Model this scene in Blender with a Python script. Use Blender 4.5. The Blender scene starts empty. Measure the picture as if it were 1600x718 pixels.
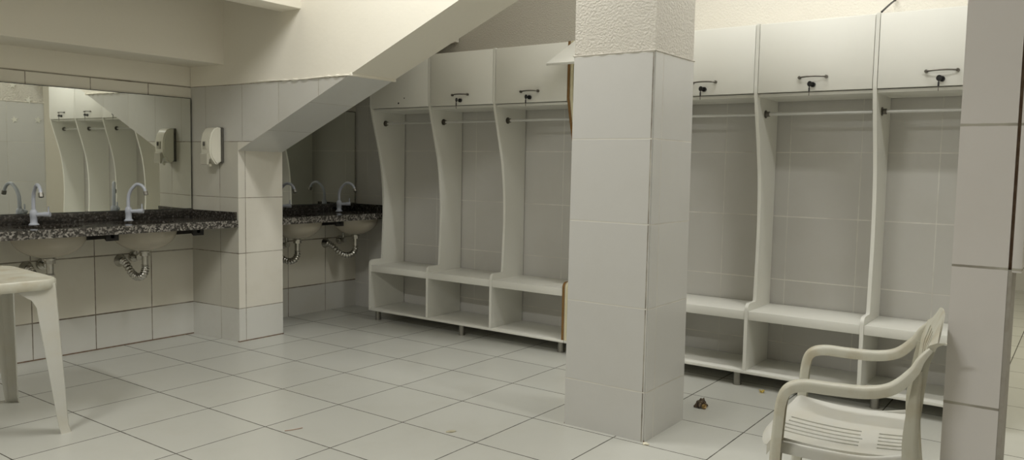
import bpy, bmesh, math, random
from mathutils import Vector, Matrix
random.seed(7)
T = 0.45                      # one floor tile = 0.45 m; room measurements below are in floor tiles
SC = bpy.context.scene
COL = SC.collection
PI = math.pi

# ------------------------------------------------------------------ materials
def new_mat(name):
    m = bpy.data.materials.new(name); m.use_nodes = True
    nt = m.node_tree
    return m, nt, nt.nodes['Principled BSDF']

def nmath(nt, op, a, b=None, c=None):
    n = nt.nodes.new('ShaderNodeMath'); n.operation = op
    for i, v in enumerate((a, b, c)):
        if v is None: continue
        if isinstance(v, (int, float)): n.inputs[i].default_value = v
        else: nt.links.new(v, n.inputs[i])
    return n.outputs[0]

def nmix(nt, fac, a, b):
    n = nt.nodes.new('ShaderNodeMix'); n.data_type = 'RGBA'
    for s, v in ((n.inputs[0], fac), (n.inputs[6], a), (n.inputs[7], b)):
        if isinstance(v, (int, float)): s.default_value = v
        elif isinstance(v, tuple): s.default_value = (*v, 1) if len(v) == 3 else v
        else: nt.links.new(v, s)
    return n.outputs[2]

def nmap(nt, v, a, b, c, d):
    n = nt.nodes.new('ShaderNodeMapRange')
    nt.links.new(v, n.inputs[0])
    for i, q in enumerate((a, b, c, d)): n.inputs[i + 1].default_value = q
    return n.outputs[0]

def nnoise(nt, vec, scale, detail=3, rough=.55):
    n = nt.nodes.new('ShaderNodeTexNoise')
    n.inputs['Scale'].default_value = scale; n.inputs['Detail'].default_value = detail
    n.inputs['Roughness'].default_value = rough
    nt.links.new(vec, n.inputs['Vector'])
    return n.outputs[0]

def bump(nt, bsdf, h, strength, dist):
    n = nt.nodes.new('ShaderNodeBump')
    n.inputs['Strength'].default_value = strength; n.inputs['Distance'].default_value = dist
    nt.links.new(h, n.inputs['Height']); nt.links.new(n.outputs[0], bsdf.inputs['Normal'])

def plain(name, col, rough=.5, metal=0., noise=0., nscale=12., col2=None, bstr=0., bscale=60., bdist=.002, spec=.5):
    m, nt, b = new_mat(name)
    b.inputs['Roughness'].default_value = rough; b.inputs['Metallic'].default_value = metal
    b.inputs['Specular IOR Level'].default_value = spec
    b.inputs['Base Color'].default_value = (*col, 1)
    tc = nt.nodes.new('ShaderNodeTexCoord').outputs['Object']
    if noise > 0:
        c2 = col2 or tuple(x * .8 for x in col)
        f = nmap(nt, nnoise(nt, tc, nscale, 5), .45, .75, 0, noise)
        nt.links.new(nmix(nt, f, col, c2), b.inputs['Base Color'])
    if bstr > 0:
        bump(nt, b, nnoise(nt, tc, bscale, 4), bstr, bdist)
    return m

def tile(name, ua, va, uo, vo, up, vp, col=(.62, .61, .56), gu=(.006, (.10, .08, .055)), gv=(.006, (.10, .08, .055)),
         rough=.22, breakup=.5, var=.05, dirt=.06, light=(.6, .58, .5), low=None):
    """glazed tile: offsets and pitches in floor tiles, joint widths in metres"""
    m, nt, b = new_mat(name)
    tc = nt.nodes.new('ShaderNodeTexCoord').outputs['Object']
    sp = nt.nodes.new('ShaderNodeSeparateXYZ'); nt.links.new(tc, sp.inputs[0])
    A = {'X': sp.outputs[0], 'Y': sp.outputs[1], 'Z': sp.outputs[2]}
    u = nmath(nt, 'SUBTRACT', A[ua], uo * T); v = nmath(nt, 'SUBTRACT', A[va], vo * T)
    wob = nmath(nt, 'MULTIPLY', nmath(nt, 'SUBTRACT', nnoise(nt, tc, 35, 2), .5), .0025)
    du = nmath(nt, 'ADD', nmath(nt, 'PINGPONG', u, up * T / 2), wob)
    dv = nmath(nt, 'ADD', nmath(nt, 'PINGPONG', v, vp * T / 2), wob)
    mu = nmap(nt, du, gu[0] * .5 - .0008, gu[0] * .5 + .0008, 1, 0)
    mv = nmap(nt, dv, gv[0] * .5 - .0008, gv[0] * .5 + .0008, 1, 0)
    idn = nt.nodes.new('ShaderNodeCombineXYZ')
    nt.links.new(nmath(nt, 'FLOOR', nmath(nt, 'DIVIDE', u, up * T)), idn.inputs[0])
    nt.links.new(nmath(nt, 'FLOOR', nmath(nt, 'DIVIDE', v, vp * T)), idn.inputs[1])
    wn = nt.nodes.new('ShaderNodeTexWhiteNoise'); nt.links.new(idn.outputs[0], wn.inputs[0])
    dk = tuple(x * (1 - 2 * var) for x in col)
    c = nmix(nt, wn.outputs[0], col, dk)
    if low:
        c = nmix(nt, nmath(nt, 'LESS_THAN', A['Z'], low[0] * T), c, low[1])
    smear = nmap(nt, nnoise(nt, tc, 3.2, 6, .65), .48, .8, 0, dirt * 4)
    c = nmix(nt, smear, c, (col[0] * .72, col[1] * .69, col[2] * .60))
    br = nmap(nt, nnoise(nt, tc, 4.5, 3), .5 - .12, .5 + .12, 1, 1 - breakup)
    gcu = nmix(nt, br, light, gu[1]); gcv = nmix(nt, br, light, gv[1])
    c = nmix(nt, mu, c, gcu); c = nmix(nt, mv, c, gcv)
    nt.links.new(c, b.inputs['Base Color'])
    mm = nmath(nt, 'MAXIMUM', mu, mv)
    nt.links.new(nmap(nt, mm, 0, 1, rough, .85), b.inputs['Roughness'])
    h = nmath(nt, 'ADD', nmath(nt, 'SUBTRACT', 1, mm), nmath(nt, 'MULTIPLY', nnoise(nt, tc, 7, 2), .25))
    bump(nt, b, h, .35, .0015)
    return m

BR = (.13, .10, .07)
WT = (.62, .605, .555)
BE = (.74, .71, .62)          # older beige tiles
NW = (.63, .625, .585)        # newer white bottom row
R0, RP = .512, .8435
M = {}
M['floor'] = tile('floor_tile', 'X', 'Y', 0, 0, 1, 1, (.52, .52, .475), (.0056, (.045, .04, .03)), (.0056, (.045, .04, .03)), .3, .5, .025, .06, (.14, .13, .105))
M['sink_tile'] = tile('sink_wall_tile', 'X', 'Z', -.404, R0, .85, RP, BE, (.006, BR), (.0085, BR), .25, .45, low=(R0, NW))
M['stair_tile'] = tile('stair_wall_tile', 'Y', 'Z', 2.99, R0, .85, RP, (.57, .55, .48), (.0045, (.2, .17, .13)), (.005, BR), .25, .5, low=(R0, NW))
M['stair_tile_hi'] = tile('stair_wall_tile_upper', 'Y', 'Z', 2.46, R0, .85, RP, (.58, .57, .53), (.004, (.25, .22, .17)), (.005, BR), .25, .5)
M['jamb_tile'] = tile('jamb_tile', 'X', 'Z', 1.335, R0, .85, RP, (.74, .71, .63), (.0045, (.2, .17, .13)), (.005, (.2, .17, .13)), .25, .5, low=(R0, NW))
M['soffit_tile'] = tile('soffit_tile', 'X', 'Y', .9, .95, 1.6, .9, (.66, .66, .64), (.003, (.3, .28, .24)), (.003, (.35, .33, .3)), .3, .7)
M['locker_tile'] = tile('locker_wall_tile', 'Y', 'Z', -6.33, R0 - .05, .88, RP, (.56, .55, .52), (.005, (.70, .69, .64)), (.006, (.74, .72, .67)), .35, .7, .02, .05, (.52, .5, .46))
LG = (.62, .60, .54)
M['column_front'] = tile('column_tile_front', 'Y', 'Z', -4.285, .505, .94, RP, (.565, .56, .535), (.006, (.17, .15, .12)), (.005, LG), .28, .5, .02, .03)
M['column_side'] = tile('column_tile_side', 'X', 'Z', 1.255, .505, .85, RP, (.60, .595, .57), (.004, LG), (.005, LG), .25, .35, .02, .03, (.2, .17, .13))
M['pillar_tile'] = tile('pillar_tile', 'Y', 'Z', -9, R0 - .01, 4, RP, (.69, .665, .645), (.004, LG), (.007, (.2, .18, .15)), .28, .6, .01, .03)
M['paint'] = plain('cream_paint', (.82, .785, .69), .75, 0, .25, 1.5, (.77, .725, .62), .25, 25, .004)
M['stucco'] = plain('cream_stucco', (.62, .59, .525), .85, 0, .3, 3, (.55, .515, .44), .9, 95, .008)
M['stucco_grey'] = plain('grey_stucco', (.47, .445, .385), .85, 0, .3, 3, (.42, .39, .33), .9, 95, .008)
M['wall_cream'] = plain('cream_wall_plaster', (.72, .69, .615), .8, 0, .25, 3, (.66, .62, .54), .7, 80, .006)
M['ceiling'] = plain('ceiling_paint', (.42, .40, .355), .8, 0, .2, 2, None, .2, 20, .004)
M['brown_gap'] = plain('stained_joint', (.17, .11, .07), .9, 0, .6, 40, (.3, .24, .17))
M['joint'] = plain('grey_joint', (.36, .34, .30), .8, 0, .5, 30, (.25, .22, .17))
M['mdf_white'] = plain('white_laminate', (.74, .735, .68), .38, 0, .15, 2.2, (.66, .64, .56))
M['mdf_edge'] = plain('raw_board_edge', (.22, .115, .03), .7, 0, .5, 25, (.13, .07, .02))
M['mdf_yellow'] = plain('yellowed_laminate', (.70, .64, .44), .45, 0, .3, 5, (.6, .52, .3))
M['chrome'] = plain('chrome', (.55, .54, .5), .22, 1., .3, 30, (.35, .33, .28))
M['dull_metal'] = plain('dull_leg_metal', (.32, .31, .28), .4, .8, .3, 30, (.2, .19, .16))
M['dark_metal'] = plain('dark_handle_metal', (.16, .15, .13), .35, .9)
M['rod'] = plain('rod_metal', (.62, .62, .6), .3, .35)
M['black'] = plain('black_plastic', (.012, .012, .012), .4)
M['bracket'] = plain('black_bracket_paint', (.015, .014, .013), .6)
M['ceramic'] = plain('beige_ceramic', (.42, .385, .315), .14, 0, .2, 3, (.42, .38, .3))
M['faucet'] = plain('grey_plastic', (.50, .53, .60), .35)
M['plastic'] = plain('worn_white_plastic', (.53, .52, .44), .42, 0, .8, 9, (.38, .31, .19), .1, 40)
M['plastic_clean'] = plain('white_plastic', (.58, .575, .53), .4, 0, .5, 7, (.55, .51, .40))
M['soap'] = plain('soap_dispenser_white', (.78, .76, .66), .25)
M['soap_window'] = plain('soap_dispenser_front', (.52, .50, .42), .12)
M['soap_dark'] = plain('soap_dispenser_back', (.10, .095, .08), .5)
M['leaf'] = plain('dry_brown_leaf', (.06, .035, .02), .6, 0, 1, 75, (.42, .33, .2))
M['leaf_light'] = plain('tan_leaf', (.38, .26, .10), .6, 0, .5, 90, (.3, .2, .08))
M['petal'] = plain('yellow_petal', (.75, .60, .16), .5, 0, .4, 50, (.6, .5, .3))
M['scrap'] = plain('pale_scrap', (.70, .66, .52), .7)
M['scrap_pink'] = plain('pinkish_straw', (.45, .33, .26), .7)
M['cable'] = plain('black_cable', (.02, .02, .02), .5)
M['star'] = plain('white_star_sticker', (.74, .73, .65), .4)
M['mirror_edge'] = plain('mirror_edge', (.03, .035, .03), .4)
m, nt, b = new_mat('mirror_silver')
b.inputs['Base Color'].default_value = (.87, .885, .83, 1); b.inputs['Metallic'].default_value = 1; b.inputs['Roughness'].default_value = .015
M['mirror'] = m
def granite(name, dark):
    m, nt, b = new_mat(name)
    tc = nt.nodes.new('ShaderNodeTexCoord').outputs['Object']
    v = nt.nodes.new('ShaderNodeTexVoronoi'); v.inputs['Scale'].default_value = 105; nt.links.new(tc, v.inputs['Vector'])
    sp = nt.nodes.new('ShaderNodeSeparateColor'); nt.links.new(v.outputs['Color'], sp.inputs[0])
    r = nt.nodes.new('ShaderNodeValToRGB'); e = r.color_ramp; e.interpolation = 'CONSTANT'
    e.elements[0].color = (.030, .027, .023, 1); e.elements[1].position = .34 if not dark else .6; e.elements[1].color = (.06, .053, .045, 1)
    for p, c in (((.5, .13), (.66, .24), (.9, .34)) if not dark else ((.86, .075), (.96, .12))):
        q = e.elements.new(p); q.color = (c, c * .94, c * .84, 1)
    nt.links.new(sp.outputs[0], r.inputs[0]); nt.links.new(r.outputs[0], b.inputs['Base Color'])
    b.inputs['Roughness'].default_value = .14 if dark else .35
    return m
M['granite'] = granite('dark_granite_polished', True)
M['granite_edge_lit'] = granite('speckled_granite_edge_lit', False)  # same granite, colour lightened for the light on the front edge

# ------------------------------------------------------------------ mesh builder
class MB:
    def __init__(self, s=1.0): self.bm = bmesh.new(); self.s = s
    def box(self, x0, x1, y0, y1, z0, z1, mi=0, bev=0.):
        t = bmesh.new()
        bmesh.ops.create_cube(t, size=1)
        for v in t.verts:
            v.co = ((x0 + x1) / 2 + v.co.x * (x1 - x0), (y0 + y1) / 2 + v.co.y * (y1 - y0), (z0 + z1) / 2 + v.co.z * (z1 - z0))
        if bev: bmesh.ops.bevel(t, geom=t.edges[:], offset=bev, segments=2, affect='EDGES', profile=.5)
        self.merge(t, mi); return self
    def merge(self, t, mi=0, mat=None):
        if mat is not None: bmesh.ops.transform(t, matrix=mat, verts=t.verts[:])
        if mi is not None:
            for f in t.faces: f.material_index = mi
        me = bpy.data.meshes.new('tmp'); t.to_mesh(me); t.free()
        self.bm.from_mesh(me); bpy.data.meshes.remove(me)
    def cyl(self, p, q, r, r2=None, n=20, mi=0, caps=True):
        p = Vector(p); q = Vector(q); d = q - p
        t = bmesh.new()
        bmesh.ops.create_cone(t, cap_ends=caps, segments=n, radius1=r, radius2=r if r2 is None else r2, depth=d.length)
        self.merge(t, mi, Matrix.Translation((p + q) / 2) @ d.to_track_quat('Z', 'Y').to_matrix().to_4x4()); return self
    def prism(self, pts, axis, a, b, mi=0):
        """polygon pts (2D) extruded along axis from a to b. axis 'Y': pts=(x,z); 'X': (y,z); 'Z': (x,y)"""
        t = bmesh.new()
        def P(u, v, w): return {'Y': (u, w, v), 'X': (w, u, v), 'Z': (u, v, w)}[axis]
        A = [t.verts.new(P(u, v, a)) for u, v in pts]; B = [t.verts.new(P(u, v, b)) for u, v in pts]
        n = len(pts)
        t.faces.new(A); t.faces.new(B[::-1])
        for i in range(n): t.faces.new((A[(i + 1) % n], A[i], B[i], B[(i + 1) % n]))
        bmesh.ops.recalc_face_normals(t, faces=t.faces[:])
        self.merge(t, mi); return self
    def lathe(self, prof, c=(0, 0, 0), n=40, sx=1., sy=1., mi=0):
        t = bmesh.new(); rings = []
        for r, z in prof:
            rings.append([t.verts.new((c[0] + r * sx * math.cos(2 * PI * k / n), c[1] + r * sy * math.sin(2 * PI * k / n), c[2] + z)) for k in range(n)])
        for i in range(len(rings) - 1):
            for k in range(n): t.faces.new((rings[i][k], rings[i][(k + 1) % n], rings[i + 1][(k + 1) % n], rings[i + 1][k]))
        bmesh.ops.recalc_face_normals(t, faces=t.faces[:])
        self.merge(t, mi); return self
    def sweep(self, path, sec, ref=(1, 0, 0), mi=0):
        """sec(t, i) -> closed list of (side, normal) 2D points; ref fixes the side axis"""
        t = bmesh.new(); P = [Vector(p) for p in path]; rings = []; n = len(P)
        ref = Vector(ref)
        for i in range(n):
            tg = (P[min(i + 1, n - 1)] - P[max(i - 1, 0)]).normalized()
            side = (ref - tg * ref.dot(tg)).normalized(); nor = tg.cross(side)
            rings.append([t.verts.new(P[i] + side * u + nor * v) for u, v in sec(i / (n - 1), i)])
        k = len(rings[0])
        for i in range(n - 1):
            for j in range(k): t.faces.new((rings[i][j], rings[i][(j + 1) % k], rings[i + 1][(j + 1) % k], rings[i + 1][j]))
        t.faces.new(rings[0][::-1]); t.faces.new(rings[-1])
        bmesh.ops.recalc_face_normals(t, faces=t.faces[:])
        self.merge(t, mi); return self
    def tube(self, path, r, n=12, mi=0, ref=(1, 0, 0)):
        rf = r if callable(r) else (lambda t, i: r)
        return self.sweep(path, lambda t, i: [(rf(t, i) * math.cos(2 * PI * k / n), rf(t, i) * math.sin(2 * PI * k / n)) for k in range(n)], ref, mi)
    def build(self, name, mats, parent=None, loc=(0, 0, 0), rot=None, smooth=40):
        if self.s != 1: bmesh.ops.scale(self.bm, vec=(self.s,) * 3, verts=self.bm.verts[:])
        me = bpy.data.meshes.new(name); self.bm.to_mesh(me); self.bm.free()
        for m in (mats if isinstance(mats, (list, tuple)) else [mats]): me.materials.append(M[m])
        if smooth:
            me.shade_smooth(); me.set_sharp_from_angle(angle=math.radians(smooth))
        o = bpy.data.objects.new(name, me); COL.objects.link(o); o.location = loc
        if rot: o.rotation_euler = rot
        if parent: o.parent = parent
        return o

def tag(o, label=None, cat=None, group=None, kind=None):
    if label: o['label'] = label
    if cat: o['category'] = cat
    if group: o['group'] = group
    if kind: o['kind'] = kind
    return o
def thing(name, label, cat, loc=(0, 0, 0), rz=0, group=None):
    o = bpy.data.objects.new(name, None); COL.objects.link(o); o.empty_display_size = .05
    o.location = loc; o.rotation_euler = (0, 0, rz)
    return tag(o, label, cat, group)
def structure(name, mb, mats, label, cat, smooth=30):
    return tag(mb.build(name, mats, smooth=smooth), label, cat, None, 'structure')
def smooth_path(pts, n=8):
    """Catmull-Rom through points"""
    P = [Vector(p) for p in pts]; out = []
    for i in range(len(P) - 1):
        a = P[max(i - 1, 0)]; b = P[i]; c = P[i + 1]; d = P[min(i + 2, len(P) - 1)]
        for k in range(n):
            t = k / n
            out.append(.5 * ((2 * b) + (c - a) * t + (2 * a - 5 * b + 4 * c - d) * t * t + (3 * b - a - 3 * c + d) * t ** 3))
    out.append(P[-1]); return out
def rrect(hx, hy, r, n=6):
    pts = []
    for cx, cy, a0 in ((hx - r, hy - r, 0), (-hx + r, hy - r, PI / 2), (-hx + r, -hy + r, PI), (hx - r, -hy + r, 1.5 * PI)):
        for k in range(n + 1):
            a = a0 + k / n * PI / 2; pts.append((cx + r * math.cos(a), cy + r * math.sin(a)))
    return pts

# ------------------------------------------------------------------ room shell (tile units)
XL, YF, ZC, XW, YW = -9.0, -11.0, 7.5, 4.6, 3.67
XF, YO = 16.5, -7.125        # far end of the room beyond the lockers; end of the locker wall
structure('floor', MB(T).box(XL, XF + .3, YF, YW + .3, -.2, 0), 'floor', 'pale square floor tiles with thin dark joints', 'floor')
structure('ceiling', MB(T).box(XL, XF + .3, YF, YW + .3, ZC, ZC + .2), 'ceiling', 'plain painted ceiling above the room', 'ceiling')
structure('wall_back', MB(T).box(XL, XW + .3, YW, YW + .3, 0, 3.895).box(XL, XW + .3, YW + .012, YW + .3, 3.895, ZC, 1), ['sink_tile', 'paint'],
          'tiled wall behind the sinks with brown joints', 'wall')
structure('trim_3', MB(T).box(XL, 1.135, YW - .012, YW + .01, 0, .014).box(1.21 - .006, 2.03, 2.563, 2.6, 0, .014), 'brown_gap', 'dark joint line along the foot of the sink wall', 'joint')
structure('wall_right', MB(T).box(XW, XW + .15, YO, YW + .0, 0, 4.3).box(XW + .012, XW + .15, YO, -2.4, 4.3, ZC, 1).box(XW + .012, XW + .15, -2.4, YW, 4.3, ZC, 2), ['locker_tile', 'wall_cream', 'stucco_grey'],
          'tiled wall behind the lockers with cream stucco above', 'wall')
structure('wall_left', MB(T).box(XL - .3, XL, YF, YW + .3, 0, ZC), 'ceiling', 'dim painted wall on the left side of the room', 'wall')
structure('wall_front', MB(T).box(XL, XF + .3, YF - .3, YF, 0, ZC), 'ceiling', 'dim painted wall behind the viewer', 'wall')

structure('wall_far', MB(T).box(XF, XF + .3, YF, YW + .3, 0, ZC).box(XW + .3, XF, YW, YW + .3, 0, ZC), 'locker_tile', 'tiled wall of the room glimpsed past the right pillar', 'wall')

# wall that carries the stair: its sloping underside makes the low opening
SL = .412
yc = -3.38; zc = 2.905 + (2.57 - yc) * SL
t = bmesh.new()
prof = [(2.57, 0), (YW, 0), (YW, ZC), (yc, ZC), (yc, zc), (2.57, 2.905)]
def fx(y): return 1.21 - .07 * max(0, (y - 2.57)) / (YW - 2.57)
A = [t.verts.new((fx(y), y, z)) for y, z in prof]; B = [t.verts.new((2.02, y, z)) for y, z in prof]
t.faces.new(A); t.faces.new(B[::-1])
for i in range(6): t.faces.new((A[(i + 1) % 6], A[i], B[i], B[(i + 1) % 6]))
bmesh.ops.recalc_face_normals(t, faces=t.faces[:])
for co, no in (((0, 2.57, 0), (0, 1, 0)), ((0, 0, R0 + 3 * RP), (0, 0, 1)), ((0, 0, 3.89), (0, 0, 1))):
    bmesh.ops.bisect_plane(t, geom=t.verts[:] + t.edges[:] + t.faces[:], plane_co=co, plane_no=no)
for v in t.verts:
    if v.co.x < 1.5: v.co.x = fx(v.co.y)
for f in t.faces:
    c = f.calc_center_median(); n = f.normal
    if c.z > 3.89: f.material_index = 0
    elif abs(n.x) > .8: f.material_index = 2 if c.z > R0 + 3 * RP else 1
    elif n.z < -.3: f.material_index = 4
    else: f.material_index = 3
sw = MB(T); sw.merge(t, None)
# ragged mortar lip where the painted part starts
lip = smooth_path([(1.203, 2.57, 3.90), (1.203, 1.9, 3.905), (1.203, 1.2, 3.89), (1.203, .6, 3.90), (1.203, .14, 3.897)], 10)
sw.tube(lip, lambda q, i: .010 + .006 * math.sin(i * 1.7) + .004 * math.sin(i * 4.1), 8)
sw.box(1.2, 2.03, .10, .15, 3.885, 3.925, 0, .008)
structure('wall_stair', sw, ['paint', 'stair_tile', 'stair_tile_hi', 'jamb_tile', 'soffit_tile'], 'half tiled wall under the stair with sloping opening', 'wall')

structure('trim_1', MB(T).box(XL, XW, 1.12, 1.545, 4.845, ZC, 0, .012), 'paint', 'cream ceiling beam crossing above the sinks and stair wall', 'beam')
structure('trim_2', MB(T).box(XL, 1.20, 2.87, YW + .01, 4.195, ZC, 0, .012), 'paint', 'deep cream beam above the sink mirror', 'beam')

# square column: tiled to 3.88, stucco above
cm = MB(T)
cm.box(1.078, 1.992, -4.297, -3.383, 3.88, ZC, 2)
cm.box(1.062, 2.008, -4.313, -3.367, 0, .016, 3)
t = bmesh.new(); bmesh.ops.create_cube(t, size=1)
for v in t.verts:
    top = v.co.z > 0; e = .012 if not top else 0
    v.co = (1.535 + v.co.x * (.93 + 2 * e), -3.84 + v.co.y * (.93 + 2 * e), 3.885 if top else 0)
bmesh.ops.bevel(t, geom=[e for e in t.edges if abs(e.verts[0].co.z - e.verts[1].co.z) > 1], offset=.012, segments=2, affect='EDGES')
for f in t.faces: f.material_index = 0 if abs(f.normal.x) > .7 else 1
cm.merge(t, None)
lp = [(1.07, -4.305, 3.89), (1.07, -3.375, 3.89), (2.0, -3.375, 3.89), (2.0, -4.305, 3.89), (1.07, -4.305, 3.89)]
pp = []
for a, b_ in zip(lp, lp[1:]):
    for k in range(14): pp.append(tuple(a[i] + (b_[i] - a[i]) * k / 14 for i in range(3)))
cm.tube(pp + [lp[-1]], lambda q, i: .007 + .004 * math.sin(i * 2.3), 6, 2, (0, 0, 1))
structure('wall_column', cm, ['column_front', 'column_side', 'stucco', 'brown_gap'], 'square tiled column with stucco top standing mid room', 'column')

# slim pillar near the right edge with a side tile missing below
pm = MB(T)
pm.box(-.6, -.26, -7.43, -7.138, 0, 2.186, 0)
pm.box(-.6, .35, -7.43, -7.138, 2.186, ZC, 0)
pm.box(-.575, .35, -7.455, -7.43, 2.185, ZC, 1)
pm.box(-.6, .35, -7.50, -7.447, 2.17, ZC, 0, .008)
pm.box(-.597, -.26, -7.452, -7.43, 0, 2.185, 2)
structure('wall_pillar', pm, ['pillar_tile', 'brown_gap', 'joint'], 'slim tiled pillar at the right with brown stained side joint', 'pillar')

# ------------------------------------------------------------------ lockers
def panel_profile():
    pts = [(4.58, .215), (3.735, .215), (3.735, .97)]
    for k in range(1, 7):
        a = PI - k / 6 * PI / 2
        pts.append((3.815 + .08 * math.cos(a), .99 + .08 * math.sin(a)))
    cur = smooth_path([(4.025, 1.07, 0), (4.035, 1.15, 0), (4.05, 1.45, 0), (4.066, 1.88, 0), (4.05, 2.33, 0), (4.0, 2.74, 0), (3.915, 3.09, 0), (3.81, 3.47, 0), (3.757, 3.69, 0)], 5)
    pts += [(p.x, p.y) for p in cur]
    pts += [(3.745, 3.75), (3.745, 4.545), (4.58, 4.545)]
    return pts
PROF = panel_profile()
PTH = .042
def locker_unit(label, ys, legs, doors, raw_last=False, yellow_first=False):
    """ys: y of the panels from the far end to the near end (descending)"""
    root = thing('locker_unit', label, 'locker', (4.16 * T, (ys[0] + ys[-1]) / 2 * T, 0))
    off = Vector(root.location)
    def part(mb, name, mats, parent=None, smooth=40):
        o = mb.build(name, mats, None, smooth=smooth)
        o.parent = parent or root
        if parent is None: o.location = -off
        return o
    n = len(ys)
    for i, y in enumerate(ys):
        mb = MB(T); mb.prism(PROF, 'Y', y - PTH / 2, y + PTH / 2)
        raw = raw_last and i == n - 1; yel = yellow_first and i == 0
        for f in mb.bm.faces:
            if abs(f.normal.y) < .5 and f.calc_center_median().x < 4.3 and raw: f.material_index = 1
        o = part(mb, 'side_panel', ['mdf_yellow' if yel else 'mdf_white', 'mdf_edge'], smooth=25)
        if raw: o['label'] = 'end panel with raw brown board edge'
        if yel: o['label'] = 'yellowed end panel'
    part(MB(T).box(3.73, 4.58, ys[-1] - PTH / 2, ys[0] + PTH / 2, .175, .213, 0, .004), 'bottom_board', 'mdf_white')
    for i in range(n - 1):
        a = ys[i + 1] + PTH / 2; b = ys[i] - PTH / 2
        part(MB(T).box(3.775, 4.58, a, b, .935, .972, 0, .004), 'bench_seat', 'mdf_white')
        part(MB(T).box(3.748, 3.785, a, b, .862, .976, 0, .006), 'bench_fascia', 'mdf_white')
        part(MB(T).box(3.80, 4.58, a, b, 3.655, 3.692), 'cabinet_floor', 'mdf_white')
        part(MB(T).box(3.785, 4.58, a, b, 4.505, 4.543), 'cabinet_top', 'mdf_white')
        rd = part(MB(T).cyl((4.085, a + .004, 3.462), (4.085, b - .004, 3.462), .021, n=16), 'hanging_rod', 'rod')
        for yy, s in ((b, -1), (a, 1)):
            fl = MB(T).cyl((4.085, yy, 3.462), (4.085, yy + s * .012, 3.462), .05, n=20).cyl((4.085, yy + s * .012, 3.462), (4.085, yy + s * .055, 3.462), .033, n=16)
            part(fl, 'rod_flange', 'dark_metal', rd)
        # flap door, hinged along its top edge
        kind = doors[i]
        d = part(MB(T).box(-.018, .018, a + .006, b - .006, -.83, 0, 0, .005), 'flap_door', 'mdf_white')
        d.location = Vector((3.762 * T, 0, 4.528 * T)) - off
        if kind == 'open':
            d.rotation_euler = (0, math.radians(61), 0); d['label'] = 'flap door standing open'
        yc_ = (a + b) / 2
        if kind == 'bare':
            d['label'] = 'flap door without handle, two dark screw holes left'
            for yy, zz, rr in ((1.716, 3.771, .016), (1.584, 3.852, .011)):
                part(MB(T).cyl((-.0195, yy, zz - 4.528), (-.012, yy, zz - 4.528), rr, n=14), 'screw_hole', 'black', d)
        else:
            hz = 3.86 - 4.528
            path = smooth_path([(-.018, yc_ + .155, hz), (-.05, yc_ + .15, hz), (-.075, yc_ + .08, hz + .004), (-.082, yc_, hz + .006), (-.075, yc_ - .08, hz + .004), (-.05, yc_ - .15, hz), (-.018, yc_ - .155, hz)], 5)
            hb = MB(T).tube(path, .0095, 10, 0, (0, 0, 1))
            for s in (-1, 1): hb.cyl((-.02, yc_ + s * .153, hz), (-.05, yc_ + s * .153, hz), .019, n=14)
            part(hb, 'handle', 'dark_metal', d)
            part(MB(T).cyl((-.018, yc_ - .005, 3.772 - 4.528), (-.05, yc_ - .005, 3.772 - 4.528), .030, n=18), 'lock', 'black', d)
    for x, y in legs:
        part(MB(T).cyl((x, y, 0), (x, y, .176), .048, n=22).cyl((x, y, .0), (x, y, .018), .052, n=22), 'leg', 'dull_metal')
    return root
Y1 = [2.38, 1.03, -.30, -1.645]
Y2 = [-1.695, -3.03, -4.37, -5.74, -7.09]
locker_unit('white three bay locker unit with benches, partly under the stair soffit left of the column', Y1,
            [(3.87, 2.30), (3.83, .345), (3.87, -1.54), (4.42, 2.25), (4.42, .345), (4.42, -1.5)], ['bare', 'ok', 'ok'], raw_last=True)
locker_unit('white locker unit with brighter doors behind the plastic armchair, right of the column', Y2,
            [(3.87, -1.86), (3.82, -4.26), (3.85, -5.9), (3.85, -6.98), (4.42, -1.86), (4.42, -4.3), (4.42, -5.9), (4.42, -6.98)], ['open', 'ok', 'ok', 'ok'], yellow_first=True)

def locker_key(y, label):
    k = thing('locker_key', label, 'key', (3.69 * T, (y - .005) * T, 3.772 * T), 0, 'keys in the locker locks')
    mb = MB(T).box(.000, .012, -.004, .004, -.006, .006)
    t = bmesh.new(); bmesh.ops.create_cone(t, cap_ends=True, segments=18, radius1=.032, radius2=.032, depth=.012)
    mb.merge(t, 0, Matrix.Translation((-.028, .018, .004)) @ Matrix.Rotation(math.radians(65), 4, 'Z') @ Matrix.Rotation(PI / 2, 4, 'X'))
    mb.build('key_head', 'black', k)
    h = MB(T).box(-.034, -.026, .012, .030, -.085, -.04, 0, .002).cyl((-.03, .021, -.02), (-.03, .021, -.045), .006, n=8)
    h.build('spare_key_bow', 'black', k)
    MB(T).box(-.032, -.028, .017, .025, -.135, -.085).build('spare_key_blade', 'dark_metal', k)
def bay(ys, i): return (ys[i] + ys[i + 1]) / 2
locker_key(bay(Y1, 1), 'small black key in the middle flap door of the left locker unit')
locker_key(bay(Y1, 2), 'small black key in the flap door beside the open white flap, left of the column')
locker_key(bay(Y2, 1), 'small black key in the flap door just right of the column')
locker_key(bay(Y2, 2), 'small black key in the widest seen flap door between column and right pillar')
locker_key(bay(Y2, 3), 'small black key in the flap door beside the right pillar')

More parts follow.
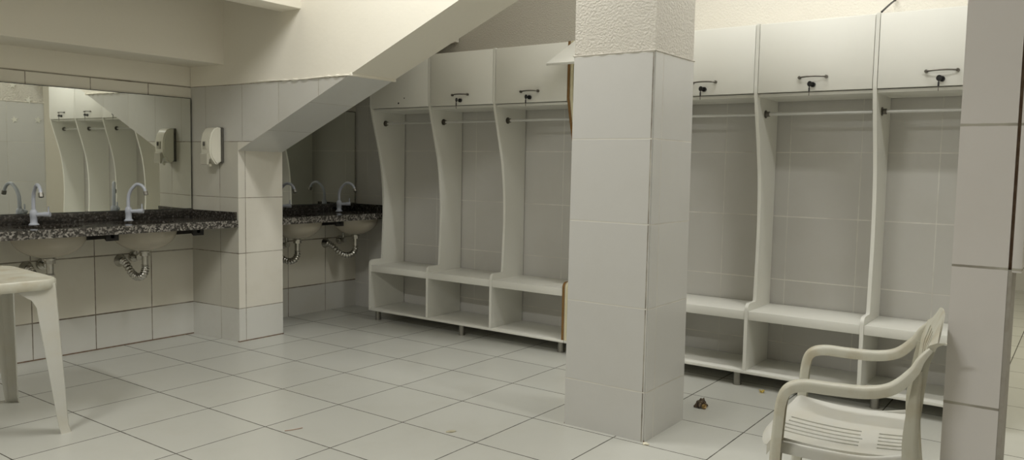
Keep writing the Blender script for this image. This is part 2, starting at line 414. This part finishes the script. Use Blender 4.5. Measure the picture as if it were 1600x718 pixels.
# ------------------------------------------------------------------ sinks
def counter(label, x0, x1, fx_right, holes, side):
    root = thing('granite_counter', label, 'counter', ((x0 + x1) / 2 * T, 3.1 * T, 1.75 * T)); off = Vector(root.location)
    z0, z1 = 1.755, 1.862; y0, y1 = 2.57, 3.655
    t = bmesh.new(); loops = []
    out = [(x0, y0), (fx_right(y0), y0), (fx_right(y1), y1), (x0, y1)]
    edges = []
    def loop(pts):
        vs = [t.verts.new((x, y, z1)) for x, y in pts]
        for i in range(len(vs)): edges.append(t.edges.new((vs[i], vs[(i + 1) % len(vs)])))
    loop(out)
    for hx in holes: loop([(hx + .40 * math.cos(2 * PI * k / 36), 3.03 + .34 * math.sin(2 * PI * k / 36)) for k in range(36)])
    r = bmesh.ops.triangle_fill(t, use_beauty=True, use_dissolve=False, edges=edges)
    fs = [g for g in r['geom'] if isinstance(g, bmesh.types.BMFace)]
    ex = bmesh.ops.extrude_face_region(t, geom=fs)
    for g in ex['geom']:
        if isinstance(g, bmesh.types.BMVert): g.co.z = z0
    bmesh.ops.recalc_face_normals(t, faces=t.faces[:])
    for f in t.faces: f.material_index = 1 if abs(f.normal.y) > .7 and f.calc_center_median().y < 2.6 else 0
    mb = MB(T); mb.merge(t, None)
    o = mb.build('slab', ['granite', 'granite_edge_lit'], root, -off, smooth=30)
    o2 = MB(T).box(x0, fx_right(3.65) - .002, 3.625, 3.66, z1, 1.99, 0, .004).build('backsplash', 'granite', root, -off)
    if side is not None:
        t = bmesh.new()
        pr_ = [(side(2.6) - .04, 2.6), (side(2.6), 2.6), (side(3.625), 3.625), (side(3.625) - .04, 3.625)]
        m2 = MB(T); m2.prism(pr_, 'Z', z1, 1.985); m2.build('side_splash', 'granite', root, -off, smooth=20)
    return root
counter('speckled dark granite counter with two sinks below the large lit mirror', -2.7, 1.14, lambda y: fx(y) - .004, [-1.29, -.01], lambda y: fx(y) - .005)
counter('granite counter in the dark alcove under the stair', 2.03, 4.59, lambda y: 4.59, [2.68, 4.0], lambda y: 4.588)

def sink(x, where):
    o = MB(T)
    pr_ = []
    for k in range(15):
        a = k / 14 * PI / 2 * .9
        pr_.append((.445 * math.cos(a), 1.745 - .285 * math.sin(a) / math.sin(PI / 2 * .9)))
    inner = [(max(r - .025, .03), z + .02) for r, z in pr_[::-1]]
    inner[-1] = (.42, 1.752)
    prof_ = [(.46, 1.752), (.46, 1.74)] + pr_ + [(.055, 1.455), (.05, 1.47)] + inner + [(.46, 1.752)]
    root = thing('sink', 'beige ceramic sink bowl under the granite, ' + where, 'sink', (x * T, 3.03 * T, 1.45 * T), 0, None)
    off = Vector((0, 0, 1.45 * T))
    o.lathe(prof_, (0, 0, 0), 44, 1., .84).build('bowl', 'ceramic', root, -off, smooth=50)
    MB(T).cyl((0, 0, 1.43), (0, 0, 1.452), .078, n=28).cyl((0, 0, 1.452), (0, 0, 1.486), .049, n=24).build('drain_fitting', 'chrome', root, -off)
def drain_trap(x, where, fxo=0., sag=0.):
    root = thing('drain_trap', 'corrugated chrome drain trap below the ' + where, 'pipe', (x * T, 3.03 * T, 1.1 * T)); off = Vector((0, 0, 1.1 * T))
    MB(T).cyl((0, 0, 1.25), (0, 0, 1.385), .042, n=20).cyl((0, 0, 1.385), (0, 0, 1.431), .066, n=6).build('tailpiece', 'chrome', root, -off)
    p = smooth_path([(0, 0, 1.26), (0, .0, 1.19), (fxo * .1, .06, 1.10 - sag), (fxo * .3, .20, 1.065 - sag), (fxo * .55, .34, 1.11), (fxo * .8, .46, 1.21), (fxo, .55, 1.262), (fxo, .615, 1.268)], 16)
    MB(T).tube(p, lambda q, i: .046 + .011 * math.sin(i * 1.05), 16).build('corrugated_hose', 'chrome', root, -off, smooth=60)
    MB(T).cyl((fxo, .565, 1.268), (fxo, .6403, 1.268), .055, .095, n=26).build('wall_flange', 'chrome', root, -off)
def supply(x, sx, where):
    root = thing('supply_valve', 'small chrome water valve on the tiles behind the ' + where, 'valve', (x * T, 3.6 * T, 1.3 * T)); off = Vector((0, 3.6 * T, 1.3 * T))
    MB(T).cyl((0, 3.632, 1.31), (0, 3.668, 1.31), .075, .08, n=24).cyl((0, 3.54, 1.31), (0, 3.632, 1.31), .032, n=16).cyl((0, 3.50, 1.31), (0, 3.54, 1.31), .048, n=12).build('valve_body', 'chrome', root, -off)
    MB(T).tube(smooth_path([(0, 3.56, 1.33), (0, 3.55, 1.42), (sx * .5, 3.53, 1.58), (sx, 3.5, 1.755)], 12), lambda q, i: .02 + .002 * math.sin(i * 1.6), 10).build('braided_hose', 'chrome', root, -off)
def faucet(x, dx, dy, label):
    root = thing('faucet', label, 'faucet', (x * T, 3.45 * T, 1.863 * T))
    MB(T).lathe([(.0, 0), (.062, 0), (.062, .008), (.048, .02), (.043, .03), (.043, .10), (.046, .105), (.046, .175), (.036, .19), (.030, .2), (.0, .2)], n=26).build('body', 'faucet', root)
    L = math.hypot(dx, dy); ux, uy = dx / L, dy / L
    pts = [(0, 0, .19), (0, 0, .30)]
    prof_ = [(0.02, .38), (.08, .455), (.2, .525), (.31, .52), (.39, .475), (.42, .425)]
    pts += [(ux * r * L / .42, uy * r * L / .42, z) for r, z in prof_]
    p = smooth_path(pts, 8)
    MB(T).tube(p, lambda q, i: .0245 - .003 * q, 14, 0, (-uy, ux, 0)).build('spout', 'faucet', root)
    e = Vector(p[-1]); d = (e - Vector(p[-4])).normalized()
    MB(T).cyl(e - d * .005, e + d * .05, .031, n=16).build('aerator', 'dull_metal', root)
    h = MB(T).cyl((0, 0, .135), (.085, -.10, .14), .027, n=14).cyl((.085, -.10, .14), (.135, -.16, .141), .033, n=14)
    h.cyl((.122, -.145, .13), (.122, -.145, .245), .012, .009, n=10)
    h.build('lever_handle', 'faucet', root)
def support(x, label):
    root = tag(MB(T).prism([(2.66, 1.752), (3.6702, 1.752), (3.6702, 1.60), (3.6, 1.60), (2.66, 1.70)], 'X', -.02, .02).prism([(2.66, 1.752), (3.655, 1.752), (3.655, 1.70), (2.72, 1.70), (2.66, 1.665)], 'X', -.085, .085).build('counter_bracket', 'bracket', None, (x * T, 0, 0)), label, 'bracket')
W = [(-1.29, 'sink nearest the plastic table', -.02), (-.01, 'sink nearest the soap dispenser', -.02), (2.68, 'alcove sink beside the stair wall', -.1), (4.0, 'alcove sink beside the lockers', -.15)]
for x, w, fo in W:
    sink(x, {'sink nearest the plastic table': 'left of the lit pair near the plastic table', 'sink nearest the soap dispenser': 'right of the lit pair near the soap dispenser',
             'alcove sink beside the stair wall': 'half hidden by the stair wall in the alcove', 'alcove sink beside the lockers': 'in the dark alcove beside the lockers'}[w])
    drain_trap(x, w, fo)
    supply(x + .18, -.12, w)
faucet(-1.29, -.05, -.335, 'arched grey faucet above the left lit sink, nearest the plastic table')
faucet(-.01, .127, -.235, 'arched grey faucet above the lit sink nearest the soap dispenser')
faucet(2.63, .01, -.40, 'arched faucet half hidden by the stair wall in the dark alcove')
faucet(3.985, .01, -.40, 'arched faucet in the dark alcove next to the lockers')
support(-.66, 'black steel bracket under the granite between the two lit sinks')
support(.60, 'black steel bracket under the granite right of the lit sinks')
support(3.3, 'black steel bracket under the alcove counter between its sinks')

def mirror(x0, x1, z0, z1, label, rot=(0, 0, 0)):
    xc, zc_ = (x0 + x1) / 2, (z0 + z1) / 2
    root = thing('wall_mirror', label, 'mirror', (xc * T, 3.655 * T, zc_ * T)); root.rotation_euler = rot
    hx, hz = (x1 - x0) / 2, (z1 - z0) / 2
    MB(T).box(-hx + .008, hx - .008, -.003, .008, -hz + .008, hz - .008).build('mirror_glass', 'mirror', root, smooth=0)
    fr = MB(T)
    for a in ((-hx, hx, -hz, -hz + .009), (-hx, hx, hz - .009, hz), (-hx, -hx + .009, -hz, hz), (hx - .009, hx, -hz, hz)): fr.box(a[0], a[1], -.006, .012, a[2], a[3])
    fr.build('mirror_edge', 'mirror_edge', root)
mirror(-2.7, 1.125, 1.992, 3.715, 'large frameless mirror above the lit granite counter', (math.radians(.18), 0, math.radians(-.18)))
mirror(2.04, 4.575, 1.992, 3.73, 'dark mirror in the alcove under the stair')

# soap dispenser on the stair wall
sx_, sy_ = fx(3.01), 3.01
root = thing('soap_dispenser', 'white wall soap dispenser beside the large mirror', 'dispenser', (sx_ * T, sy_ * T, 2.98 * T))
def ring_body(mb, prof, hy, bev):
    mb.prism(prof, 'Y', -hy, hy)
bm_ = MB(T).prism([(0, -.25), (0, .265), (-.02, .275), (-.035, .27), (-.035, -.25), (-.02, -.26)], 'Y', -.128, .128)
bm_.build('back_plate', 'soap_dark', root)
cv = MB(T); cv.prism([(-.035, .265), (-.09, .275), (-.15, .25), (-.20, .18), (-.225, .08), (-.23, -.02), (-.225, -.12), (-.20, -.19), (-.16, -.245), (-.13, -.28), (-.10, -.285), (-.035, -.24)], 'Y', -.125, .125)
bmesh.ops.bevel(cv.bm, geom=[e for e in cv.bm.edges if abs(e.verts[0].co.y - e.verts[1].co.y) < 1e-4], offset=.018, segments=3, affect='EDGES')
cv.build('cover', 'soap', root, smooth=50)
MB(T).box(-.246, -.225, -.05, .05, -.06, .06, 0, .006).build('level_window', 'soap_window', root)
MB(T).box(-.262, -.244, -.018, .018, -.01, .05, 0, .004).build('lock_slot', 'soap_dark', root)
MB(T).prism([(-.15, -.20), (-.235, -.11), (-.262, -.13), (-.262, -.285), (-.235, -.29), (-.215, -.20)], 'Y', -.085, .085).build('push_lever', 'soap_window', root)
MB(T).cyl((-.15, 0, -.27), (-.15, 0, -.315), .022, n=14).build('nozzle', 'soap', root)

# ------------------------------------------------------------------ white plastic table (metres)
tb = thing('plastic_table', 'worn white plastic table at the left edge in front of the sinks', 'table', (-3.03 * T, 1.19 * T, 0), -.07)
H, HX = .70, .335
tp = MB()
t = bmesh.new()
def ringpts(h, r, z): return [(x, y, z) for x, y in rrect(h, h, r, 8)]
rings = [ringpts(HX - .02, .075, H - .004), ringpts(HX - .006, .085, H), ringpts(HX, .09, H - .006), ringpts(HX + .002, .09, H - .035), ringpts(HX - .002, .09, H - .045), ringpts(HX - .010, .085, H - .045), ringpts(HX - .012, .085, H - .012)]
V = [[t.verts.new(p) for p in rg] for rg in rings]
for a, b_ in zip(V, V[1:]):
    for k in range(len(a)): t.faces.new((a[k], a[(k + 1) % len(a)], b_[(k + 1) % len(a)], b_[k]))
t.faces.new(V[0][::-1]); t.faces.new(V[-1])
bmesh.ops.recalc_face_normals(t, faces=t.faces[:])
tp.merge(t); tp.build('tabletop', 'plastic', tb, smooth=50)
for sx in (-1, 1):
    for sy in (-1, 1):
        lg = MB(); t = bmesh.new(); rings = []
        N = 20
        for i in range(N + 1):
            q = i / N; z = (H - .02) * (1 - q)
            cx = sx * (HX - .016 + .032 * q); cy = sy * (HX - .016 + .024 * q)
            w = .10 - .055 * min(1, q * 1.0) + .13 * max(0, (.16 - q) / .16) ** 2.2
            th = .006
            # L section opening inwards, rounded outer corner
            r = .03
            L_ = [(0 - w, 0), (-r, 0), (-r * .3, -r * .3 * .25), (-r * .08, -r * .4), (0, -r - .01), (0, -w), (-th, -w), (-th, -r - .01), (-th - r * .2, -r * .5 - th), (-r, -th), (-w, -th)]
            if q > .95: L_ = [(u * 1.15 + .008, v * 1.15 + .008) for u, v in L_]
            rings.append([t.verts.new((cx + sx * u, cy + sy * v, z)) for u, v in L_])
        for a, b_ in zip(rings, rings[1:]):
            for k in range(len(a)): t.faces.new((a[k], a[(k + 1) % len(a)], b_[(k + 1) % len(a)], b_[k]))
        t.faces.new(rings[0]); t.faces.new(rings[-1][::-1])
        bmesh.ops.recalc_face_normals(t, faces=t.faces[:])
        lg.merge(t); lg.build('leg', 'plastic_clean', tb, smooth=35)

# ------------------------------------------------------------------ white plastic armchair (metres, faces +y)
ch = thing('plastic_armchair', 'worn white plastic armchair facing away in front of the right lockers', 'chair', (-.391 * T, -6.482 * T, 0), math.radians(8.5))
def shell(xb, vb, pos, hole, th, name, mat, parent):
    t = bmesh.new()
    g = [[t.verts.new(pos(u, v)) for u in xb] for v in vb]
    for j in range(len(vb) - 1):
        for i in range(len(xb) - 1):
            if hole((xb[i] + xb[i + 1]) / 2, (vb[j] + vb[j + 1]) / 2): continue
            t.faces.new((g[j][i], g[j][i + 1], g[j + 1][i + 1], g[j + 1][i]))
    bmesh.ops.delete(t, geom=[v for v in t.verts if not v.link_faces], context='VERTS')
    bmesh.ops.recalc_face_normals(t, faces=t.faces[:])
    bmesh.ops.solidify(t, geom=t.faces[:], thickness=th)
    bmesh.ops.recalc_face_normals(t, faces=t.faces[:])
    mb = MB(); mb.merge(t); return mb.build(name, mat, parent, smooth=45)
slots = [-.32, -.16, 0, .16, .32]
xb = sorted(set([-1.06, -1.0, -.9, -.8, -.7, -.58, .58, .7, .8, .9, 1.0, 1.06] + [s + d for s in slots for d in (-.024, .024)]))
vb = [i / 60 for i in range(61)]
def seat_pos(u, v):
    uu = max(-1, min(1, u)); w = .245 - .025 * v
    x = uu * w; y = .215 - .43 * v - .045 * uu * uu * (1 - v) ** 2
    z = .440 - .012 * v - .014 * math.sin(PI * v) + .030 * abs(uu) ** 3
    if v < .1: z -= .035 * ((.1 - v) / .1) ** 2 
    if v > .9: z += .03 * ((v - .9) / .1) ** 2
    if abs(u) > 1: z -= .03; x *= 1.01
    return (x, y, z)
def seat_hole(u, v):
    for s in slots:
        if abs(u - s) < .023:
            c = .02 * abs(s)
            return (.14 + c < v < .66 - c) or (.76 < v < .93)
    return False
shell(xb, vb, seat_pos, seat_hole, .005, 'seat', 'plastic_clean', ch)
bslots = [-.6, -.36, -.12, .12, .36, .6]
bx = sorted(set([-1.05, -1.0, -.88, -.76, -.48, -.24, 0, .24, .48, .76, .88, 1.0, 1.05] + [s + d for s in bslots for d in (-.05, .05)]))
def back_pos(u, v):
    uu = max(-1, min(1, u)); w = .205 + .02 * v
    cur = [(-.205, .435), (-.200, .50), (-.202, .556), (-.208, .64), (-.216, .72), (-.234, .78), (-.254, .832)]
    f = v * (len(cur) - 1); i = min(int(f), len(cur) - 2); q = f - i
    y = cur[i][0] * (1 - q) + cur[i + 1][0] * q; z = cur[i][1] * (1 - q) + cur[i + 1][1] * q
    y -= .014 * (1 - uu * uu)
    if v > .8: z -= .05 * abs(uu) ** 4 * ((v - .8) / .2)
    x = uu * w
    if abs(u) > 1: y -= .022
    return (x, y, z)
def back_hole(u, v):
    for s in bslots:
        if abs(u - s) < .049: return .30 < v < .80
    return False
shell(bx, [i / 40 for i in range(41)], back_pos, back_hole, .005, 'backrest', 'plastic', ch)
def usec(w, h, th=.006):
    """inverted channel: wide top with turned-down lips; (side, normal) points"""
    return [(-w, 0), (-w * .8, h * .35), (-w * .4, h * .5), (0, h * .54), (w * .4, h * .5), (w * .8, h * .35), (w, 0), (w, -h), (w - th, -h), (w - th, -th * .5), (0, h * .5 - th), (-w + th, -th * .5), (-w + th, -h), (-w, -h)]
for s in (-1, 1):
    p = smooth_path([(s * .266, .142, .50), (s * .265, .136, .575), (s * .262, .118, .617), (s * .258, .075, .634), (s * .254, 0, .634), (s * .25, -.09, .637), (s * .245, -.15, .655), (s * .238, -.195, .700), (s * .229, -.214, .735), (s * .220, -.236, .762)], 7)
    n_ = len(p)
    flip = 1
    def asec(t, i):
        w = .025 - .013 * max(0, (t - .55) / .45); h = .020 - .012 * max(0, (t - .7) / .3)
        if t < .12: w = .024
        return [(u, v) for u, v in usec(w, h)]
    # side axis along x so the channel's normal turns from forward to up
    MB().sweep(p, asec, (1, 0, 0)).build('armrest', 'plastic', ch, smooth=50)
    q = [(s * .266, .142, .51), (s * .268, .148, .38), (s * .272, .156, .2), (s * .277, .165, 0)]
    MB().sweep(smooth_path(q, 6), lambda t, i: usec(.024 - .003 * t, .020 + .002 * t, .006), (-1, 0, 0)).build('leg', 'plastic', ch, smooth=50)
    MB().sweep(smooth_path([(s * .222, -.214, .70), (s * .226, -.208, .6), (s * .232, -.208, .5), (s * .243, -.218, .35), (s * .255, -.245, .15), (s * .262, -.265, 0)], 6), lambda t, i: usec(.008 + .014 * min(1, t / .35), -.008 - .018 * min(1, t / .4), .004), (-1, 0, 0)).build('leg', 'plastic', ch, smooth=50)
    MB().sweep(smooth_path([(s * .250, .135, .445), (s * .246, .02, .437), (s * .242, -.10, .437), (s * .234, -.205, .46)], 6), lambda t, i: usec(.010, .022, .004), (1, .05, 0)).build('side_rail', 'plastic_clean', ch, smooth=50)

# ------------------------------------------------------------------ small things on the floor and walls
def blob(r, sub, fn):
    t = bmesh.new(); bmesh.ops.create_icosphere(t, subdivisions=sub, radius=r)
    for v in t.verts: v.co = fn(v.co.copy())
    return t
lf = thing('dried_leaf', 'crumpled dark brown dried leaf on the floor right of the column', 'leaf', (2.565 * T, -4.29 * T, 0)); lf.scale = (1.4, 1.4, 1.4)
def leaf_blade(L, w, curl, rot, tilt, lift, name, mat):
    t = bmesh.new(); N = 12; g = []
    for i in range(N + 1):
        q = i / N; ww = w * math.sin(PI * min(.98, q * .93 + .05)) ** .8
        row = []
        for k in range(-3, 4):
            a = k / 3
            z = .004 + curl * math.sin(PI * q) * (1 - .55 * a * a) + .004 * math.sin(q * 19 + a * 4)
            row.append(t.verts.new((L * (q - .5), ww * a * (1 - .3 * math.sin(PI * q)), z)))
        g.append(row)
    for i in range(N):
        for k in range(6): t.faces.new((g[i][k], g[i][k + 1], g[i + 1][k + 1], g[i + 1][k]))
    bmesh.ops.solidify(t, geom=t.faces[:], thickness=.001)
    mb = MB(); mb.merge(t, 0, Matrix.Translation((0, 0, lift)) @ Matrix.Rotation(rot, 4, 'Z') @ Matrix.Rotation(tilt, 4, 'X'))
    mn = min(v.co.z for v in mb.bm.verts)
    for v in mb.bm.verts: v.co.z += max(0, .0006 - mn) + (lift if mn > 0 else 0) * 0
    return mb.build(name, mat, lf, smooth=60)
leaf_blade(.055, .016, .022, math.radians(-48), .35, 0, 'leaf_lobe', 'leaf')
leaf_blade(.05, .015, .018, math.radians(20), -.6, .004, 'leaf_lobe', 'leaf')
leaf_blade(.045, .013, .026, math.radians(80), .5, .006, 'leaf_lobe', 'leaf')
leaf_blade(.05, .012, .012, math.radians(140), -.2, 0, 'leaf_lobe', 'leaf')
MB().lathe([(0, .004), (.007, .005), (.0095, .010), (.008, .016), (.005, .013), (.004, .009), (0, .008)], n=16).build('seed_cup', 'leaf_light', lf, (-.008, -.008, .003), (1.0, -.5, 0))
def petal(x, y, L, w, h, rz, mat, name, label, cat):
    t = bmesh.new(); N = 10; g = []
    for i in range(N + 1):
        q = i / N; ww = w * math.sin(PI * (q * .9 + .05)) ** .6
        g.append([t.verts.new((L * (q - .5), ww * k / 3, .0015 + h * ((k / 3) ** 2) * .8 + h * .4 * (1 + math.sin(q * 9 + k)) * .5)) for k in range(-3, 4)])
    for i in range(N):
        for k in range(6): t.faces.new((g[i][k], g[i][k + 1], g[i + 1][k + 1], g[i + 1][k]))
    bmesh.ops.solidify(t, geom=t.faces[:], thickness=.0008)
    mb = MB(); mb.merge(t)
    mn = min(v.co.z for v in mb.bm.verts)
    for v in mb.bm.verts: v.co.z += .0004 - mn
    tag(mb.build(name, mat, None, (x * T, y * T, 0), (0, 0, rz), 60), label, cat)
petal(3.65, -4.64, .042, .016, .012, .4, 'petal', 'fallen_petal', 'yellow petal on the floor just in front of the right locker unit', 'petal')
petal(.092, -2.60, .05, .014, .003, -.5, 'scrap', 'paper_scrap', 'pale paper scrap on the floor left of the column base', 'paper')
tag(MB().tube(smooth_path([(-.038, .018, .0024), (-.01, .002, .0026), (.015, -.006, .0024), (.04, -.012, .0026)], 5), .0022, 8).build('dry_straw', 'scrap_pink', None, (-.88 * T, -1.31 * T, 0)), 'thin pinkish straw lying on the front floor tiles', 'straw')
# mortar crumb at the column foot
def crumb(x, y, s, label):
    t = blob(s, 2, lambda c: Vector((c.x * (1 + .4 * math.sin(c.y * 300)), c.y * (1 + .3 * math.cos(c.x * 260)), max(-.2 * s, c.z * .45))))
    mb = MB(); mb.merge(t)
    mn = min(v.co.z for v in mb.bm.verts)
    for v in mb.bm.verts: v.co.z -= mn - .0003
    tag(mb.build('mortar_crumb', 'scrap', None, (x * T, y * T, 0), smooth=60), label, 'mortar')
crumb(1.02, -4.355, .014, 'beige mortar crumb at the front foot of the column')
# cable on the wall above the lockers
tag(MB(T).tube(smooth_path([(3.80, -5.762, 4.56), (4.0, -5.76, 4.635), (4.25, -5.757, 4.725), (4.5, -5.752, 4.81), (4.58, -5.75, 4.86), (4.595, -5.745, 5.2), (4.595, -5.74, 5.8)], 8), .011, 8, 0, (0, 1, 0)).build('cable', 'cable'),
    'black cable running up from the right locker unit top', 'cable')
# star stickers on the face of the column that only the mirror shows
def star(x, z, r, a, label):
    pts = []
    for k in range(10):
        rr = r if k % 2 == 0 else r * .42
        pts.append((rr * math.cos(a + k * PI / 5), rr * math.sin(a + k * PI / 5)))
    tag(MB(T).prism(pts, 'Y', 0, .003).build('star_sticker', 'star', None, (x * T, -3.372 * T, z * T), smooth=0), label, 'sticker', 'white star stickers on the column')
star(1.39, 4.22, .075, .3, 'white star sticker, highest on the column stucco in the mirror')
star(1.69, 3.93, .085, .1, 'white star sticker at the tile top edge of the mirrored column')
star(1.41, 3.50, .08, .5, 'lower left white star sticker on the mirrored column tiles')
star(1.87, 3.52, .08, .2, 'lower right white star sticker on the mirrored column tiles')

# ------------------------------------------------------------------ light
def area(name, x, y, z, sx, sy, watts, rz=0., col=(1, .995, .955)):
    l = bpy.data.lights.new(name, 'AREA'); l.shape = 'RECTANGLE'; l.size = sx; l.size_y = sy; l.energy = watts; l.color = col
    o = bpy.data.objects.new(name, l); COL.objects.link(o); o.location = (x * T, y * T, z * T); o.rotation_euler = (0, 0, rz)
    return o
area('lamp_or_fill', -.35, -1.9, 7.42, .12, 1.2, 37)
area('lamp_or_fill', 2.65, -5.05, 7.42, .15, 1.2, 26.5)
area('lamp_or_fill', -7.4, -2.5, 7.42, .15, 1.2, 68)  # added fill from the left, no known fixture here
area('lamp_or_fill', .3, -8.5, 7.42, .15, 1.2, 28)  # added fill from the front right, source unseen, power fitted
area('lamp_or_fill', 3.0, -1.2, 7.42, .15, 1.2, 3)  # weak light added to lift the open flap and left lockers
area('lamp_or_fill', 9, -8, 7.42, .15, 1.2, 70, 0, (1, .95, .76))
w = bpy.data.worlds.new('World'); SC.world = w; w.use_nodes = True
w.node_tree.nodes['Background'].inputs[0].default_value = (.5, .5, .5, 1); w.node_tree.nodes['Background'].inputs[1].default_value = .2

# ------------------------------------------------------------------ camera
R = [[0.5871, -0.8093, 0.018], [-0.053, -0.0606, -0.9968], [0.8077, 0.5843, -0.0784]]
cam = bpy.data.cameras.new('Camera'); co = bpy.data.objects.new('Camera', cam); COL.objects.link(co)
r0, r1, r2 = (Vector(v) for v in R)
r2.normalize(); r0 = (r0 - r2 * r0.dot(r2)).normalized(); r1 = r2.cross(r0)
mw = Matrix(((r0.x, -r1.x, -r2.x), (r0.y, -r1.y, -r2.y), (r0.z, -r1.z, -r2.z))).to_4x4()
mw.translation = Vector((-6.0692, -7.7890, 2.7319)) * T
co.matrix_world = mw
cam.sensor_width = 36; cam.sensor_fit = 'HORIZONTAL'; cam.lens = 1243.5 / 1600 * 36; cam.clip_start = .02
SC.camera = co
vs = SC.view_settings
vs.view_transform = 'Standard'; vs.look = 'None'; vs.gamma = 1; vs.use_curve_mapping = False; vs.exposure = 0.13
SC.cycles.max_bounces = 10; SC.cycles.diffuse_bounces = 6
try:
    SC.cycles.use_denoising = True
except Exception: pass
